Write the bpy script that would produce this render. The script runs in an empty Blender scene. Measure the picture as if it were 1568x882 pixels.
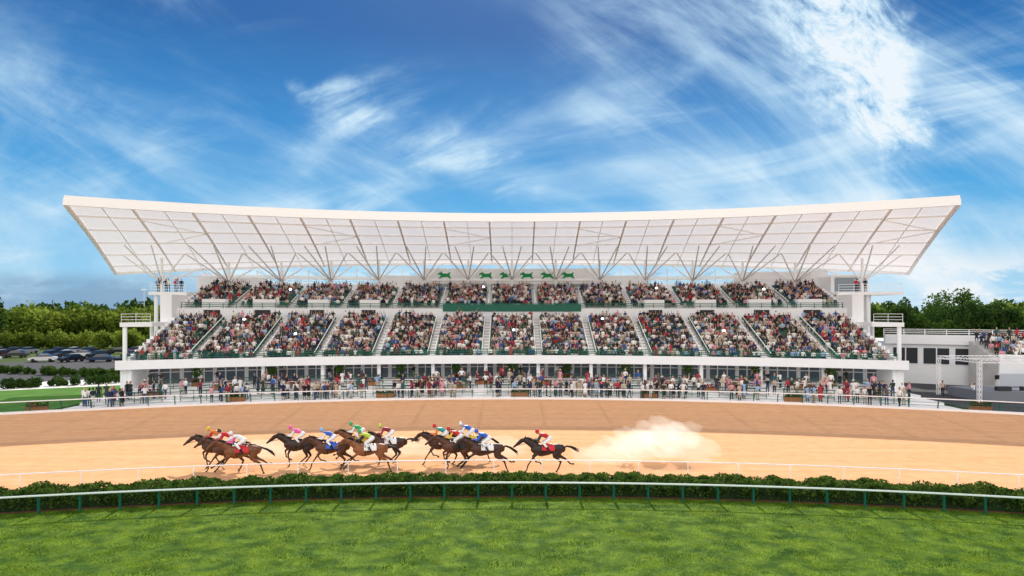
import bpy, math, random
import numpy as np
from mathutils import Vector
random.seed(7); rng=np.random.default_rng(7)
sc=bpy.context.scene
sc.view_settings.view_transform='Standard'; sc.view_settings.look='None'; sc.view_settings.exposure=0
K=0.0055
def B(u,v,z):
    a=abs(u)
    off=K*u*u if a<65 else K*65*65+2*K*65*(a-65)
    return (u,v-off,z)
def ang(u): return math.atan(-2*K*max(-65,min(65,u)))
# ---------------------------------------------------------------- materials
def nodes(m):
    m.use_nodes=True; nt=m.node_tree; nt.nodes.clear(); return nt
def mat(name,col,rough=0.6,nscale=0,namt=0.2,bump=0,metal=0,col2=None,spec=0.3,coord='Object',detail=6,lo=.3,hi=.7,stretch=None):
    m=bpy.data.materials.new(name); nt=nodes(m); N=nt.nodes; L=nt.links
    o=N.new('ShaderNodeOutputMaterial'); p=N.new('ShaderNodeBsdfPrincipled')
    L.new(p.outputs[0],o.inputs[0])
    p.inputs['Base Color'].default_value=(*col,1); p.inputs['Roughness'].default_value=rough
    p.inputs['Metallic'].default_value=metal; p.inputs['Specular IOR Level'].default_value=spec
    if nscale:
        tc=N.new('ShaderNodeTexCoord'); n=N.new('ShaderNodeTexNoise'); n.inputs['Scale'].default_value=nscale
        n.inputs['Detail'].default_value=detail; n.inputs['Roughness'].default_value=0.6
        L.new(tc.outputs[coord],n.inputs['Vector'])
        fac=n.outputs['Fac']
        if stretch:   # harrow / wheel streaks running along the track
            mp=N.new('ShaderNodeMapping'); mp.inputs['Scale'].default_value=stretch; L.new(tc.outputs[coord],mp.inputs[0])
            n2=N.new('ShaderNodeTexNoise'); n2.inputs['Scale'].default_value=1; n2.inputs['Detail'].default_value=8; n2.inputs['Roughness'].default_value=.65; L.new(mp.outputs[0],n2.inputs['Vector'])
            mm=N.new('ShaderNodeMix'); mm.data_type='FLOAT'; mm.inputs[0].default_value=.5; L.new(n.outputs['Fac'],mm.inputs[2]); L.new(n2.outputs['Fac'],mm.inputs[3]); fac=mm.outputs[0]
        r=N.new('ShaderNodeValToRGB'); r.color_ramp.elements[0].position=lo; r.color_ramp.elements[1].position=hi
        c2=col2 if col2 else tuple(c*(1-namt) for c in col)
        r.color_ramp.elements[0].color=(*c2,1); r.color_ramp.elements[1].color=(*col,1)
        L.new(fac,r.inputs[0]); L.new(r.outputs[0],p.inputs['Base Color'])
        if bump:
            b=N.new('ShaderNodeBump'); b.inputs['Strength'].default_value=bump; b.inputs['Distance'].default_value=0.05
            L.new(fac,b.inputs['Height']); L.new(b.outputs[0],p.inputs['Normal'])
    return m
def randmat(name,cols,mult=1.0,rough=0.8):
    m=bpy.data.materials.new(name); nt=nodes(m); N=nt.nodes; L=nt.links
    o=N.new('ShaderNodeOutputMaterial'); p=N.new('ShaderNodeBsdfPrincipled'); L.new(p.outputs[0],o.inputs[0])
    oi=N.new('ShaderNodeObjectInfo'); a=N.new('ShaderNodeMath'); a.operation='MULTIPLY'; a.inputs[1].default_value=mult
    f=N.new('ShaderNodeMath'); f.operation='FRACT'; L.new(oi.outputs['Random'],a.inputs[0]); L.new(a.outputs[0],f.inputs[0])
    r=N.new('ShaderNodeValToRGB'); r.color_ramp.interpolation='CONSTANT'
    e=r.color_ramp.elements
    while len(e)<len(cols): e.new(0.5)
    for i,c in enumerate(cols): e[i].position=i/len(cols); 
    for i,c in enumerate(cols): e[i].color=(*c,1)
    L.new(f.outputs[0],r.inputs[0]); L.new(r.outputs[0],p.inputs['Base Color']); p.inputs['Roughness'].default_value=rough
    p.inputs['Specular IOR Level'].default_value=0.2
    return m
def leafmat(name,c1,c2,scale=1.5,trans=0.35):
    m=bpy.data.materials.new(name); nt=nodes(m); N=nt.nodes; L=nt.links
    o=N.new('ShaderNodeOutputMaterial'); d=N.new('ShaderNodeBsdfDiffuse'); t=N.new('ShaderNodeBsdfTranslucent'); mx=N.new('ShaderNodeMixShader')
    tc=N.new('ShaderNodeTexCoord'); n=N.new('ShaderNodeTexNoise'); n.inputs['Scale'].default_value=scale; n.inputs['Detail'].default_value=5
    L.new(tc.outputs['Object'],n.inputs['Vector'])
    r=N.new('ShaderNodeValToRGB'); r.color_ramp.elements[0].position=0.35; r.color_ramp.elements[1].position=0.65
    r.color_ramp.elements[0].color=(*c1,1); r.color_ramp.elements[1].color=(*c2,1)
    L.new(n.outputs['Fac'],r.inputs[0]); L.new(r.outputs[0],d.inputs[0]); L.new(r.outputs[0],t.inputs[0])
    mx.inputs[0].default_value=trans; L.new(d.outputs[0],mx.inputs[1]); L.new(t.outputs[0],mx.inputs[2]); L.new(mx.outputs[0],o.inputs[0])
    return m
WHITE=mat('white_paint',(0.86,0.86,0.86),0.5,0.8,0.05)
STEEL=mat('white_steel',(0.88,0.87,0.86),0.45)
CONC=mat('concrete',(0.60,0.59,0.57),0.85,0.6,0.2,0.1)
PALE=mat('pale_concrete',(0.80,0.79,0.77),0.8,0.5,0.10,0.1)
GREENP=mat('green_paint',(0.012,0.13,0.085),0.4)
DKGREEN=mat('dark_green_paint',(0.015,0.09,0.06),0.4)
SIGNG=mat('sign_green',(0.0,0.24,0.06),0.5)
SEATG=mat('seat_green',(0.03,0.13,0.09),0.5)
DARK=mat('dark_opening',(0.03,0.035,0.04),0.7)
ASPH=mat('asphalt',(0.06,0.06,0.065),0.9,0.8,0.3,0.2)
WOOD=mat('planter_terracotta',(0.36,0.15,0.06),0.8,6,0.3,0.2)
BARK=mat('bark',(0.09,0.06,0.04),0.9,4,0.5,0.5)
LEAF=leafmat('leaf_green',(0.03,0.07,0.012),(0.09,0.16,0.03),1.5,.45)
LEAFY=leafmat('leaf_yellowgreen',(0.06,0.11,0.015),(0.26,0.33,0.05),0.12,.55)
LEAFD=leafmat('leaf_dark',(0.02,0.05,0.015),(0.075,0.14,0.03),0.3,.45)
FLOWR=leafmat('flower_red',(0.5,0.02,0.03),(0.7,0.06,0.08),3)
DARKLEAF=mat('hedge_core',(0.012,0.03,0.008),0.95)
GLASS=mat('window_glass',(0.10,0.15,0.19),0.08,0,spec=0.9)
CG=bpy.data.materials.new('clear_glass'); nt=nodes(CG); o=nt.nodes.new('ShaderNodeOutputMaterial'); a=nt.nodes.new('ShaderNodeBsdfTransparent'); a.inputs[0].default_value=(0.86,0.93,0.95,1)
g=nt.nodes.new('ShaderNodeBsdfGlossy'); g.inputs['Roughness'].default_value=0.05; mx=nt.nodes.new('ShaderNodeMixShader'); mx.inputs[0].default_value=0.12
nt.links.new(a.outputs[0],mx.inputs[1]); nt.links.new(g.outputs[0],mx.inputs[2]); nt.links.new(mx.outputs[0],o.inputs[0])
MEM=bpy.data.materials.new('roof_membrane'); nt=nodes(MEM); N=nt.nodes; o=N.new('ShaderNodeOutputMaterial')
d=N.new('ShaderNodeBsdfDiffuse'); d.inputs[0].default_value=(0.88,0.86,0.86,1); t=N.new('ShaderNodeBsdfTranslucent'); t.inputs[0].default_value=(0.86,0.79,0.77,1)
tr=N.new('ShaderNodeBsdfTransparent'); tr.inputs[0].default_value=(1,0.95,0.9,1)
m1=N.new('ShaderNodeMixShader'); m1.inputs[0].default_value=0.42; m2=N.new('ShaderNodeMixShader'); m2.inputs[0].default_value=0.16
nt.links.new(d.outputs[0],m1.inputs[1]); nt.links.new(t.outputs[0],m1.inputs[2]); nt.links.new(m1.outputs[0],m2.inputs[1]); nt.links.new(tr.outputs[0],m2.inputs[2]); nt.links.new(m2.outputs[0],o.inputs[0])
# ---------------------------------------------------------------- mesh builder
class MB:
    def __init__(s): s.v=[];s.f=[];s.m=[];s.mats=[]
    def mi(s,m):
        if m not in s.mats: s.mats.append(m)
        return s.mats.index(m)
    def add(s,vs,fs,m):
        b=len(s.v); i=s.mi(m); s.v.extend(vs)
        for f in fs: s.f.append(tuple(b+k for k in f)); s.m.append(i)
    def box(s,x0,x1,y0,y1,z0,z1,m):
        vs=[(x,y,z) for z in(z0,z1) for y in(y0,y1) for x in(x0,x1)]
        s.add(vs,[(0,2,3,1),(4,5,7,6),(0,1,5,4),(2,6,7,3),(0,4,6,2),(1,3,7,5)],m)
    def bbox(s,u0,u1,v0,v1,z0,z1,m,step=3.0):
        n=max(1,int(math.ceil(abs(u1-u0)/step))); vs=[];fs=[]
        for i in range(n+1):
            u=u0+(u1-u0)*i/n
            vs+=[B(u,v0,z0),B(u,v1,z0),B(u,v1,z1),B(u,v0,z1)]
        for i in range(n):
            a=i*4;b=a+4
            fs+=[(a,b,b+3,a+3),(a+3,b+3,b+2,a+2),(a+2,b+2,b+1,a+1),(a+1,b+1,b,a)]
        e=n*4; fs+=[(0,3,2,1),(e,e+1,e+2,e+3)]
        s.add(vs,fs,m)
    def beam(s,p,q,w,h,m):
        p=Vector(p);q=Vector(q);t=(q-p).normalized()
        up=Vector((0,0,1)) if abs(t.z)<0.95 else Vector((0,1,0))
        a=t.cross(up).normalized(); b=a.cross(t).normalized(); vs=[]
        for c in(p,q):
            for sa,sb in((-1,-1),(1,-1),(1,1),(-1,1)): vs.append(tuple(c+a*sa*w/2+b*sb*h/2))
        s.add(vs,[(0,1,5,4),(1,2,6,5),(2,3,7,6),(3,0,4,7),(3,2,1,0),(4,5,6,7)],m)
    def tube(s,P,R,m,n=8,hint=(0.1,1,0.05)):
        vs,fs=tube(P,[(r,r) for r in R],hint,n); s.add(vs,fs,m)
    def obj(s,name,parent=None,smooth=False,loc=None):
        me=bpy.data.meshes.new(name); me.from_pydata(s.v,[],s.f)
        for m in s.mats: me.materials.append(m)
        me.polygons.foreach_set('material_index',s.m)
        if smooth: me.polygons.foreach_set('use_smooth',[True]*len(s.f))
        me.update(); o=bpy.data.objects.new(name,me); sc.collection.objects.link(o)
        if parent: o.parent=parent
        if loc: o.location=loc
        return o
def empty(name,loc=(0,0,0)):
    e=bpy.data.objects.new(name,None); e.location=loc; sc.collection.objects.link(e); return e
def tube(P,R,hint,n=10):
    P=[Vector(p) for p in P]; h=Vector(hint); vs=[];fs=[]
    rings=[]
    for i,p in enumerate(P):
        if i==0:t=P[1]-P[0]
        elif i==len(P)-1:t=P[-1]-P[-2]
        else:t=(P[i+1]-P[i]).normalized()+(P[i]-P[i-1]).normalized()
        t.normalize(); rings.append((p,t,R[i][0],R[i][1]))
    p,t,a,b=rings[0]; r=min(a,b); rings=[(p-t*r*.85,t,a*.25,b*.25),(p-t*r*.5,t,a*.75,b*.75)]+rings
    p,t,a,b=rings[-1]; r=min(a,b); rings=rings+[(p+t*r*.5,t,a*.75,b*.75),(p+t*r*.85,t,a*.25,b*.25)]
    for p,t,a,b in rings:
        sd=(h-t*h.dot(t)).normalized(); bb=t.cross(sd)
        for k in range(n):
            c=2*math.pi*k/n; vs.append(tuple(p+sd*math.cos(c)*a+bb*math.sin(c)*b))
    for i in range(len(rings)-1):
        for k in range(n):
            k2=(k+1)%n; fs.append((i*n+k,i*n+k2,(i+1)*n+k2,(i+1)*n+k))
    fs.append(tuple(range(n))[::-1]); e=(len(rings)-1)*n; fs.append(tuple(e+k for k in range(n)))
    return vs,fs
def bigmesh(name,verts,nper,mats,matidx=None,parent=None):
    n=len(verts)//nper; me=bpy.data.meshes.new(name)
    me.vertices.add(len(verts)); me.vertices.foreach_set('co',verts.astype(np.float32).ravel())
    me.loops.add(len(verts)); me.loops.foreach_set('vertex_index',np.arange(len(verts),dtype=np.int32))
    me.polygons.add(n); me.polygons.foreach_set('loop_start',np.arange(0,len(verts),nper,dtype=np.int32))
    for m in mats: me.materials.append(m)
    if matidx is not None: me.polygons.foreach_set('material_index',matidx.astype(np.int32))
    me.update(calc_edges=True); me.validate()
    o=bpy.data.objects.new(name,me); sc.collection.objects.link(o)
    if parent:o.parent=parent
    return o
def leafquads(C,size,flat=0.0):
    n=len(C); a=rng.normal(size=(n,3)); a/=np.linalg.norm(a,axis=1)[:,None]; b=rng.normal(size=(n,3))
    b-=a*(a*b).sum(1)[:,None]; b/=np.linalg.norm(b,axis=1)[:,None]
    s=(size*rng.uniform(.6,1.3,n))[:,None]; a=a*s; b=b*s*.6
    V=np.stack([C-a,C-b*.9,C+a,C+b],1).reshape(-1,3); return V
# ---------------------------------------------------------------- body builder (lofts fused by voxel remesh)
def body(name,parts,extras,voxel,matmap,hint):
    vs=[];fs=[]
    for P,R,lab in parts:
        v,f=tube(P,R,hint,14); b=len(vs); vs+=v; fs+=[tuple(b+k for k in q) for q in f]
    me=bpy.data.meshes.new('t'); me.from_pydata(vs,[],fs); o=bpy.data.objects.new('t',me); sc.collection.objects.link(o)
    md=o.modifiers.new('r','REMESH'); md.mode='VOXEL'; md.voxel_size=voxel
    s=o.modifiers.new('s','SMOOTH'); s.factor=.5; s.iterations=2
    dg=bpy.context.evaluated_depsgraph_get(); m2=bpy.data.meshes.new_from_object(o.evaluated_get(dg))
    bpy.data.objects.remove(o); bpy.data.meshes.remove(me)
    co=np.empty(len(m2.vertices)*3); m2.vertices.foreach_get('co',co); co=co.reshape(-1,3)
    faces=[tuple(p.vertices) for p in m2.polygons]
    cen=np.array([co[list(f)].mean(0) for f in faces])
    labs=list(matmap.keys()); best=np.full(len(cen),1e9); bl=np.zeros(len(cen),int)
    h=np.array(hint,float)
    for P,R,lab in parts:
        for i in range(len(P)-1):
            p=np.array(P[i],float);q=np.array(P[i+1],float);t=q-p;ln=np.linalg.norm(t);t=t/ln
            w=cen-p; s0=w@t; k=np.clip(s0/ln,0,1); ra=R[i][0]*(1-k)+R[i+1][0]*k; rb=R[i][1]*(1-k)+R[i+1][1]*k
            sd=h-t*h.dot(t); sd/=np.linalg.norm(sd); bb=np.cross(t,sd)
            out=(s0-k*ln)/np.minimum(ra,rb)
            mtr=np.abs(np.sqrt((w@sd/ra)**2+(w@bb/rb)**2+out**2)-1)
            better=mtr<best; best[better]=mtr[better]; bl[better]=labs.index(lab)
    vs=[tuple(c) for c in co]; mi=list(bl)
    for P,R,lab in extras:
        v,f=tube(P,R,hint,6); b=len(vs); vs+=v; faces+=[tuple(b+k for k in q) for q in f]; mi+=[labs.index(lab)]*len(f)
    out=bpy.data.meshes.new(name); out.from_pydata(vs,[],faces)
    for l in labs: out.materials.append(matmap[l])
    out.polygons.foreach_set('material_index',[int(x) for x in mi]); out.polygons.foreach_set('use_smooth',[True]*len(faces)); out.update()
    bpy.data.meshes.remove(m2); return out
def r2(*a): return [(x,x) if not isinstance(x,tuple) else x for x in a]
def sub(a,b): return tuple(np.array(a)-np.array(b))
def hand(w,d,parts,extras,grip=False,lab='skin'):
    w=np.array(w,float); d=np.array(d,float); d/=np.linalg.norm(d)
    s=np.cross(d,(0,0,1)) if abs(d[2])<.9 else np.cross(d,(0,1,0)); s/=np.linalg.norm(s); c=np.cross(s,d)
    palm=w+d*.085
    parts.append(([tuple(w),tuple(palm)],r2(.027,.033),lab))
    for i,(o,l) in enumerate(((-.03,.068),(-.01,.078),(.01,.072),(.03,.055))):
        a=palm+s*o*.85; b=a+d*l*.5+c*(.012 if not grip else .03); e=b+(d*l*.45+c*.02 if not grip else -d*l*.3+c*.03)
        extras.append(([tuple(a),tuple(b),tuple(e)],r2(.0095,.009,.007),lab))
    a=w+d*.03-s*.028; extras.append(([tuple(a),tuple(a-s*.025+d*.03),tuple(a-s*.02+d*.06+c*.01)],r2(.011,.010,.008),lab))
def head(c,up,fw,parts,extras,hairlong=False,hat=False,helmet=None):
    c=np.array(c,float);up=np.array(up,float);up/=np.linalg.norm(up);fw=np.array(fw,float);fw-=up*fw.dot(up);fw/=np.linalg.norm(fw)
    sd=np.cross(fw,up); T=lambda a,b,s=0:tuple(c+fw*a+up*b+sd*s)
    parts.append(([T(.015,-.085),T(.01,-.03),T(0,.04),T(0,.085)],[(.045,.05),(.068,.082),(.075,.092),(.06,.075)],'skin'))
    parts.append(([T(.085,-.005),T(.103,-.03)],r2(.012,.014),'skin'))
    for s in(-1,1):
        parts.append(([T(-.005,-.03,s*.076),T(-.01,.015,s*.078)],r2(.012,.016),'skin'))
        extras.append(([T(.078,.008,s*.03),T(.082,.008,s*.03)],r2(.011,.009),'dark'))
    extras.append(([T(.077,-.062,-.022),T(.082,-.062,0),T(.077,-.062,.022)],r2(.006,.008,.006),'lips'))
    if helmet: 
        parts.append(([T(-.02,.01),T(-.015,.06),T(-.01,.11)],[(.098,.112),(.098,.112),(.07,.085)],helmet))
        parts.append(([T(.09,.045,-.04),T(.115,.04,0),T(.09,.045,.04)],r2(.02,.02,.02),helmet))
    else:
        parts.append(([T(-.03,-.05 if not hairlong else -.16),T(-.028,.02),T(-.01,.085)],[(.07,.072),(.086,.085),(.068,.085)],'hair'))
        if hat:
            extras.append(([T(-.17,.085),T(-.09,.082),T(.09,.082),T(.17,.085)],[(.08,.012),(.17,.014),(.17,.014),(.08,.012)],'hat')); parts.append(([T(0,.09),T(0,.13)],r2(.088,.078),'hat'))
SK=randmat('skin',[(.55,.33,.24),(.5,.29,.2),(.35,.2,.13),(.6,.38,.28),(.12,.06,.04),(.55,.33,.24)],5.77)
HAIR=randmat('hair',[(.02,.015,.01),(.06,.03,.015),(.25,.15,.06),(.01,.01,.01),(.3,.28,.26),(.1,.05,.02)],9.13)
SHIRT=randmat('shirt',[(.80,.79,.77),(.02,.03,.08),(.45,.04,.06),(.015,.015,.02),(.76,.74,.70),(.03,.03,.035),(.5,.36,.3),(.04,.10,.30),(.02,.03,.05),(.8,.78,.74),(.2,.03,.05),(.10,.09,.09),(.45,.38,.28),(.03,.10,.10),(.02,.025,.06),(.75,.72,.68),(.3,.42,.6),(.03,.04,.03),(.65,.28,.32),(.06,.05,.05)],1.0)
PANTS=randmat('trousers',[(.02,.025,.05),(.03,.03,.03),(.35,.3,.22),(.05,.08,.16),(.6,.58,.54),(.03,.03,.04)],17.3)
HATM=randmat('hat',[(.6,.48,.3),(.5,.2,.25),(.7,.68,.62),(.04,.04,.08)],23.1)
SHOE=mat('shoe',(.03,.025,.02),0.5); EYE=mat('eye_dark',(.02,.015,.012),.3); LIPS=mat('lips',(.4,.12,.1),.5)
PM={'skin':SK,'hair':HAIR,'shirt':SHIRT,'trousers':PANTS,'shoe':SHOE,'dark':EYE,'lips':LIPS,'hat':HATM}
def person(name,pose,voxel=.016,dress=False,hat=False,seated=False,hl=False):
    p=[];e=[]
    if not seated:
        st=.16 if pose=='walk' else 0
        for s in(-1,1):
            k=s*st
            p.append(([(s*.09,0,.90),(s*.10,-.01-k*.5-(.04 if k>0 else 0),.5),(s*.105,.03-k*(1 if k>0 else 1.4),.1)],r2((.088,.095),.062,.042),'trousers' if not dress else 'skin'))
            p.append(([(s*.105,.045-k*(1 if k>0 else 1.4),.05),(s*.115,-.15-k*(1 if k>0 else 1.4),.035)],r2((.045,.045),(.04,.03)),'shoe'))
        z=0;y=0
    else:
        for s in(-1,1):
            p.append(([(s*.09,0,.50),(s*.13,-.42,.50),(s*.12,-.44,.1)],r2(.088,.065,.042),'trousers'))
            p.append(([(s*.12,-.42,.05),(s*.13,-.60,.035)],r2(.045,(.04,.03)),'shoe'))
        z=-.42;y=0
    Z=lambda a:a+z
    p.append(([(0,0,Z(.92)),(0,0,Z(1.0))],[(.165,.11),(.155,.105)],'trousers' if not dress else 'shirt'))
    p.append(([(0,0,Z(1.0)),(0,-.005,Z(1.1)),(0,0,Z(1.3)),(0,.01,Z(1.42))],[(.15,.105),(.145,.10),(.178,.12),(.16,.085)],'shirt'))
    if dress: p.append(([(0,0,.5),(0,0,.75),(0,0,1.0)],[(.23,.19),(.2,.15),(.15,.11)],'shirt'))
    p.append(([(0,.01,Z(1.44)),(0,0,Z(1.54))],[(.056,.056),(.052,.055)],'skin'))
    head((0,-.01,Z(1.63)),(0,0,1),(0,-1,0),p,e,hl,hat)
    for s in(-1,1):
        S=(s*.19,0,Z(1.40))
        if pose in('up',) or (pose=='wave' and s==1): E=(s*.30,-.08,Z(1.62));W=(s*.26,-.12,Z(1.88))
        elif pose=='look' or (pose=='phone' and s==1): E=(s*.27,-.2,Z(1.25));W=(s*.09,-.2,Z(1.52))
        elif pose=='hip': E=(s*.38,.06,Z(1.17));W=(s*.2,-.04,Z(1.02))
        elif pose=='lean' or seated: E=(s*.25,-.12,Z(1.13));W=(s*.12,-.36,Z(1.08) if not seated else Z(1.03))
        else:
            sw=.14*s if pose=='walk' else 0
            E=(s*.25,.03+sw*.6,Z(1.13));W=(s*.26,-.04+sw*1.5,Z(.88))
        M=tuple((np.array(S)+np.array(E))/2); M2=tuple((np.array(E)+np.array(W))/2)
        p.append(([S,M,E],r2(.058,.05,.042),'shirt')); p.append(([E,M2,W],r2(.041,.037,.026),'skin' if dress or pose in('up','hip') else 'shirt'))
        hand(W,sub(W,E),p,e)
    return body(name,p,e,voxel,PM,(1,0,0))
STAND=[person('m_stand','down'),person('m_walk','walk'),person('m_look','look'),person('f_dress','down',dress=True,hl=True,hat=True),
       person('f_stand','hip',hl=True),person('m_lean','lean'),person('m_wave','wave'),person('f_dress2','phone',dress=True,hl=True)]
SEAT=[person('seat1','lap',.022,seated=True),person('seat2','up',.022,seated=True),person('seat3','look',.022,seated=True,hl=True),person('seat4','lap',.022,seated=True,hl=True),person('seat5','lap',.022,seated=True)]
# ---------------------------------------------------------------- ground sheets
TURF=mat('turf',(0.14,0.225,0.016),0.9,1.1,0.5,0.6,col2=(0.03,0.085,0.008),spec=0.1,detail=10,lo=.38,hi=.64)
LAWN=mat('lawn',(0.09,0.22,0.03),0.9,0.5,0.35,0.2,spec=0.1)
GRD=mat('ground_green',(0.09,0.13,0.035),0.95,0.02,0.4,0,spec=0.1)
DIRT=mat('dirt_track',(0.80,0.45,0.235),0.95,1.2,0.14,0.35,col2=(0.62,0.31,0.14),spec=0.05,detail=10,lo=.30,hi=.66,stretch=(.06,1.6,1))
def sheet(name,u0,u1,v0,v1,z,m,nu=60,nv=1):
    b=MB(); vs=[];fs=[]
    for j in range(nv+1):
        for i in range(nu+1): vs.append(B(u0+(u1-u0)*i/nu,v0+(v1-v0)*j/nv,z))
    for j in range(nv):
        for i in range(nu):
            a=j*(nu+1)+i; fs.append((a,a+1,a+nu+2,a+nu+1))
    b.add(vs,fs,m); return b.obj(name)
b=MB(); b.add([(-4000,-1500,-.06),(4000,-1500,-.06),(4000,5000,-.06),(-4000,5000,-.06)],[(0,1,2,3)],GRD); b.obj('ground')
sheet('turf_course',-140,140,-15,36.6,0,TURF)
sheet('dirt_track',-140,140,36.6,76,0.004,DIRT)
sheet('lawn',-140,-43.5,76,104,0.0,LAWN,20)
sheet('service_road',43.5,140,76,115,0.002,ASPH,20)
sheet('footpath',-160,-44,104,116,0.004,PALE,20)
sheet('parking_lot',-220,-40,116,175,0.0,ASPH,20)
sheet('mulch_bed',-140,140,35.7,38.6,0.012,mat('mulch',(0.16,0.06,0.035),.95,5,.4,.4))
n=190000; u=rng.uniform(-30,30,n); v=24+11.6*rng.random(n)**1.0; 
hgt=rng.uniform(.03,.08,n)*(0.75+0.5*np.sin(u*1.7+np.sin(v*2.3)*2)*np.sin(v*1.9+u*.4)); a=rng.uniform(0,2*np.pi,n)
y=v-K*u*u; base=np.stack([u,y,np.zeros(n)],1); w=np.stack([np.cos(a),np.sin(a),np.zeros(n)],1)*rng.uniform(.008,.018,n)[:,None]
tip=base+np.stack([rng.normal(0,.02,n),rng.normal(-.01,.02,n),hgt],1)
bigmesh('grass',np.stack([base-w,base+w,tip],1).reshape(-1,3),3,[leafmat('grass_blade',(0.035,0.10,0.008),(0.22,0.31,0.02),0.9,.5)])
# ---------------------------------------------------------------- hedge between courses
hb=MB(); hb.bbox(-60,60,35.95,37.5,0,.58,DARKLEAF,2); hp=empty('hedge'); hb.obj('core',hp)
n=165000; u=rng.uniform(-50,50,n); prof=.78+.11*np.sin(u*1.9)*np.sin(u*.77)+.10*np.sin(u*5.1)*np.sin(u*2.3)
th=rng.uniform(0,np.pi,n); rr=rng.uniform(.83,1.15,n); v=36.74-np.cos(th)*.95*rr; z=np.abs(np.sin(th))**.4*prof*rr+.03
keep=rng.random(n)<np.clip(.8+.5*np.sin(u*3.3+1),.45,1); u=u[keep];v=v[keep];z=z[keep]
bigmesh('leaves',leafquads(np.stack([u,v-K*u*u,z],1),.07),4,[leafmat('hedge_leaf',(0.015,0.045,0.01),(0.12,0.20,0.035),3,.45)],parent=hp)
# ---------------------------------------------------------------- rails
def railing(name,v,spacing,umax,style,phase=0):
    b=MB(); u=-umax+phase
    while u<umax:
        if style=='turf':
            b.tube([B(u,v,-.02),B(u,v,.72),B(u,v-.1,.84),B(u,v-.42,.90)],[.06,.06,.055,.05],GREENP)
        elif style=='inner':
            b.tube([B(u,v,-.02),B(u,v,1.0)],[.028,.028],STEEL,6)
        u+=spacing
    n=int(umax*2/1.5); U=[-umax+i*1.5 for i in range(n+1)]
    if style=='turf':
        b.tube([B(x,v-.45,.93) for x in U],[.048]*len(U),mat('rail_paint',(.62,.70,.66),.5),8)
    else: b.tube([B(x,v,1.02) for x in U],[.032]*len(U),STEEL,8)
    return b.obj(name,smooth=True)
railing('turf_rail',35.3,1.66,50,'turf',.2)
railing('track_rail',39.7,2.65,55,'inner',1.0)
b=MB(); b.bbox(-130,130,75.7,76.0,0,.22,WHITE); u=-90
while u<90:
    b.beam(B(u,75.85,.22),B(u,75.75,1.02),.08,.08,GREENP); b.beam(B(u,75.75,1.0),B(u,75.45,1.12),.07,.07,GREENP); u+=2.2
b.bbox(-90,90,75.38,75.52,1.1,1.18,STEEL)
for z in(.45,.72): b.bbox(-90,90,75.78,75.81,z,z+.03,GREENP)
b.obj('outer_fence')
# ---------------------------------------------------------------- grandstand
GS=empty('grandstand')
AP=[(76,79.5,.15),(79.5,83.5,.4),(83.5,87.5,.65),(87.5,93,.85)]
b=MB()
for v0,v1,z in AP: b.bbox(-42,42,v0,v1,-.05,z,PALE)
b.obj('apron_terrace',GS)
b=MB(); W=41.8; NL=13; RL=.355; RU=.30; ZU=9.85
b.bbox(-W-1,W+1,87.7,101,3.0,3.3,WHITE)
b.bbox(-W-1,W+1,87.5,87.7,2.95,3.95,WHITE)
ROWS=[];AIS=[-36.3,-29.7,-23.1,-16.5,-9.9,-3.3,3.3,9.9,16.5,23.1,29.7,36.3]
for i in range(NL):
    v=88.3+i*.86; z=3.55+i*RL; b.bbox(-W,W,v,v+.86,3.3,z,CONC); ROWS.append((v,z))
b.bbox(-W,W,87.7,88.3,3.3,3.42,CONC)
b.bbox(-W,W,99.48,100.35,3.3,7.9,CONC)
b.bbox(-W-.5,W+.5,100.35,101.4,3.3,9.7,WHITE)
for i in range(9):
    v=101.4+i*.86; z=ZU+i*RU; b.bbox(-W,W,v,v+.86,3.3,z,CONC); ROWS.append((v,z))
b.bbox(-W-.5,W+.5,109.14,113,3.3,12.4,WHITE)
b.obj('seating_bowl',GS)
b=MB()
for s in(-1,1):
    for (v,z) in ROWS:
        u0=s*(W+.01); u1=s*(W+.35); b.bbox(min(u0,u1),max(u0,u1),v,v+.86,3.3 if v<100 else 8,z+.75,WHITE)
for a in AIS:
    for (v,z) in ROWS:
        b.bbox(a-.36,a+.36,v+.43,v+.86,z,z+.175,WHITE); b.bbox(a-.36,a+.36,v+.0,v+.425,z,z+.01,WHITE)
    b.tube([B(a-.42,88.4,4.35),B(a-.42,99.3,4.35+13*RL-.1)],[.05,.05],STEEL); b.tube([B(a+.42,88.4,4.35),B(a+.42,99.3,4.35+13*RL-.1)],[.05,.05],STEEL)
    b.tube([B(a,101.5,10.6),B(a,108.8,13.1)],[.045,.045],STEEL)
b.obj('stairs_and_side_walls',GS)
b=MB()
for u in(-38.5,-32.8,-26.2,-19.6,19.6,26.2,32.8,38.5):
    b.bbox(u-1.3,u+1.3,100.9,103.6,9.2,10.9,WHITE); b.bbox(u-.9,u+.9,100.28,100.34,8.0,9.5,DARK)
b.obj('entrance_portals',GS)
b=MB()
def hrail(b,u0,u1,v,z,h=1.0,m=GREENP,sp=1.5,bars=3,r=.04):
    n=max(1,round((u1-u0)/sp)); s=(u1-u0)/n
    for i in range(n+1):
        u=u0+i*s; b.beam(B(u,v,z),B(u,v,z+h),r,r,m)
    for k in range(bars): 
        zz=z+h*(k+1)/bars; b.bbox(u0,u1,v-r/2,v+r/2,zz-r/2-.01,zz+r/2,m)
hrail(b,-W,W,87.6,3.95,.75,r=.055); hrail(b,-W,W,100.5,9.7,.7,bars=3,r=.06)
b.bbox(-9.6,9.6,100.2,100.3,9.3,10.3,GREENP)
hrail(b,-W,W,109.2,12.4,1.0,STEEL,bars=2)
b.obj('green_guard_rails',GS)
b=MB()
edges=[-W]+AIS+[W]
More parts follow.
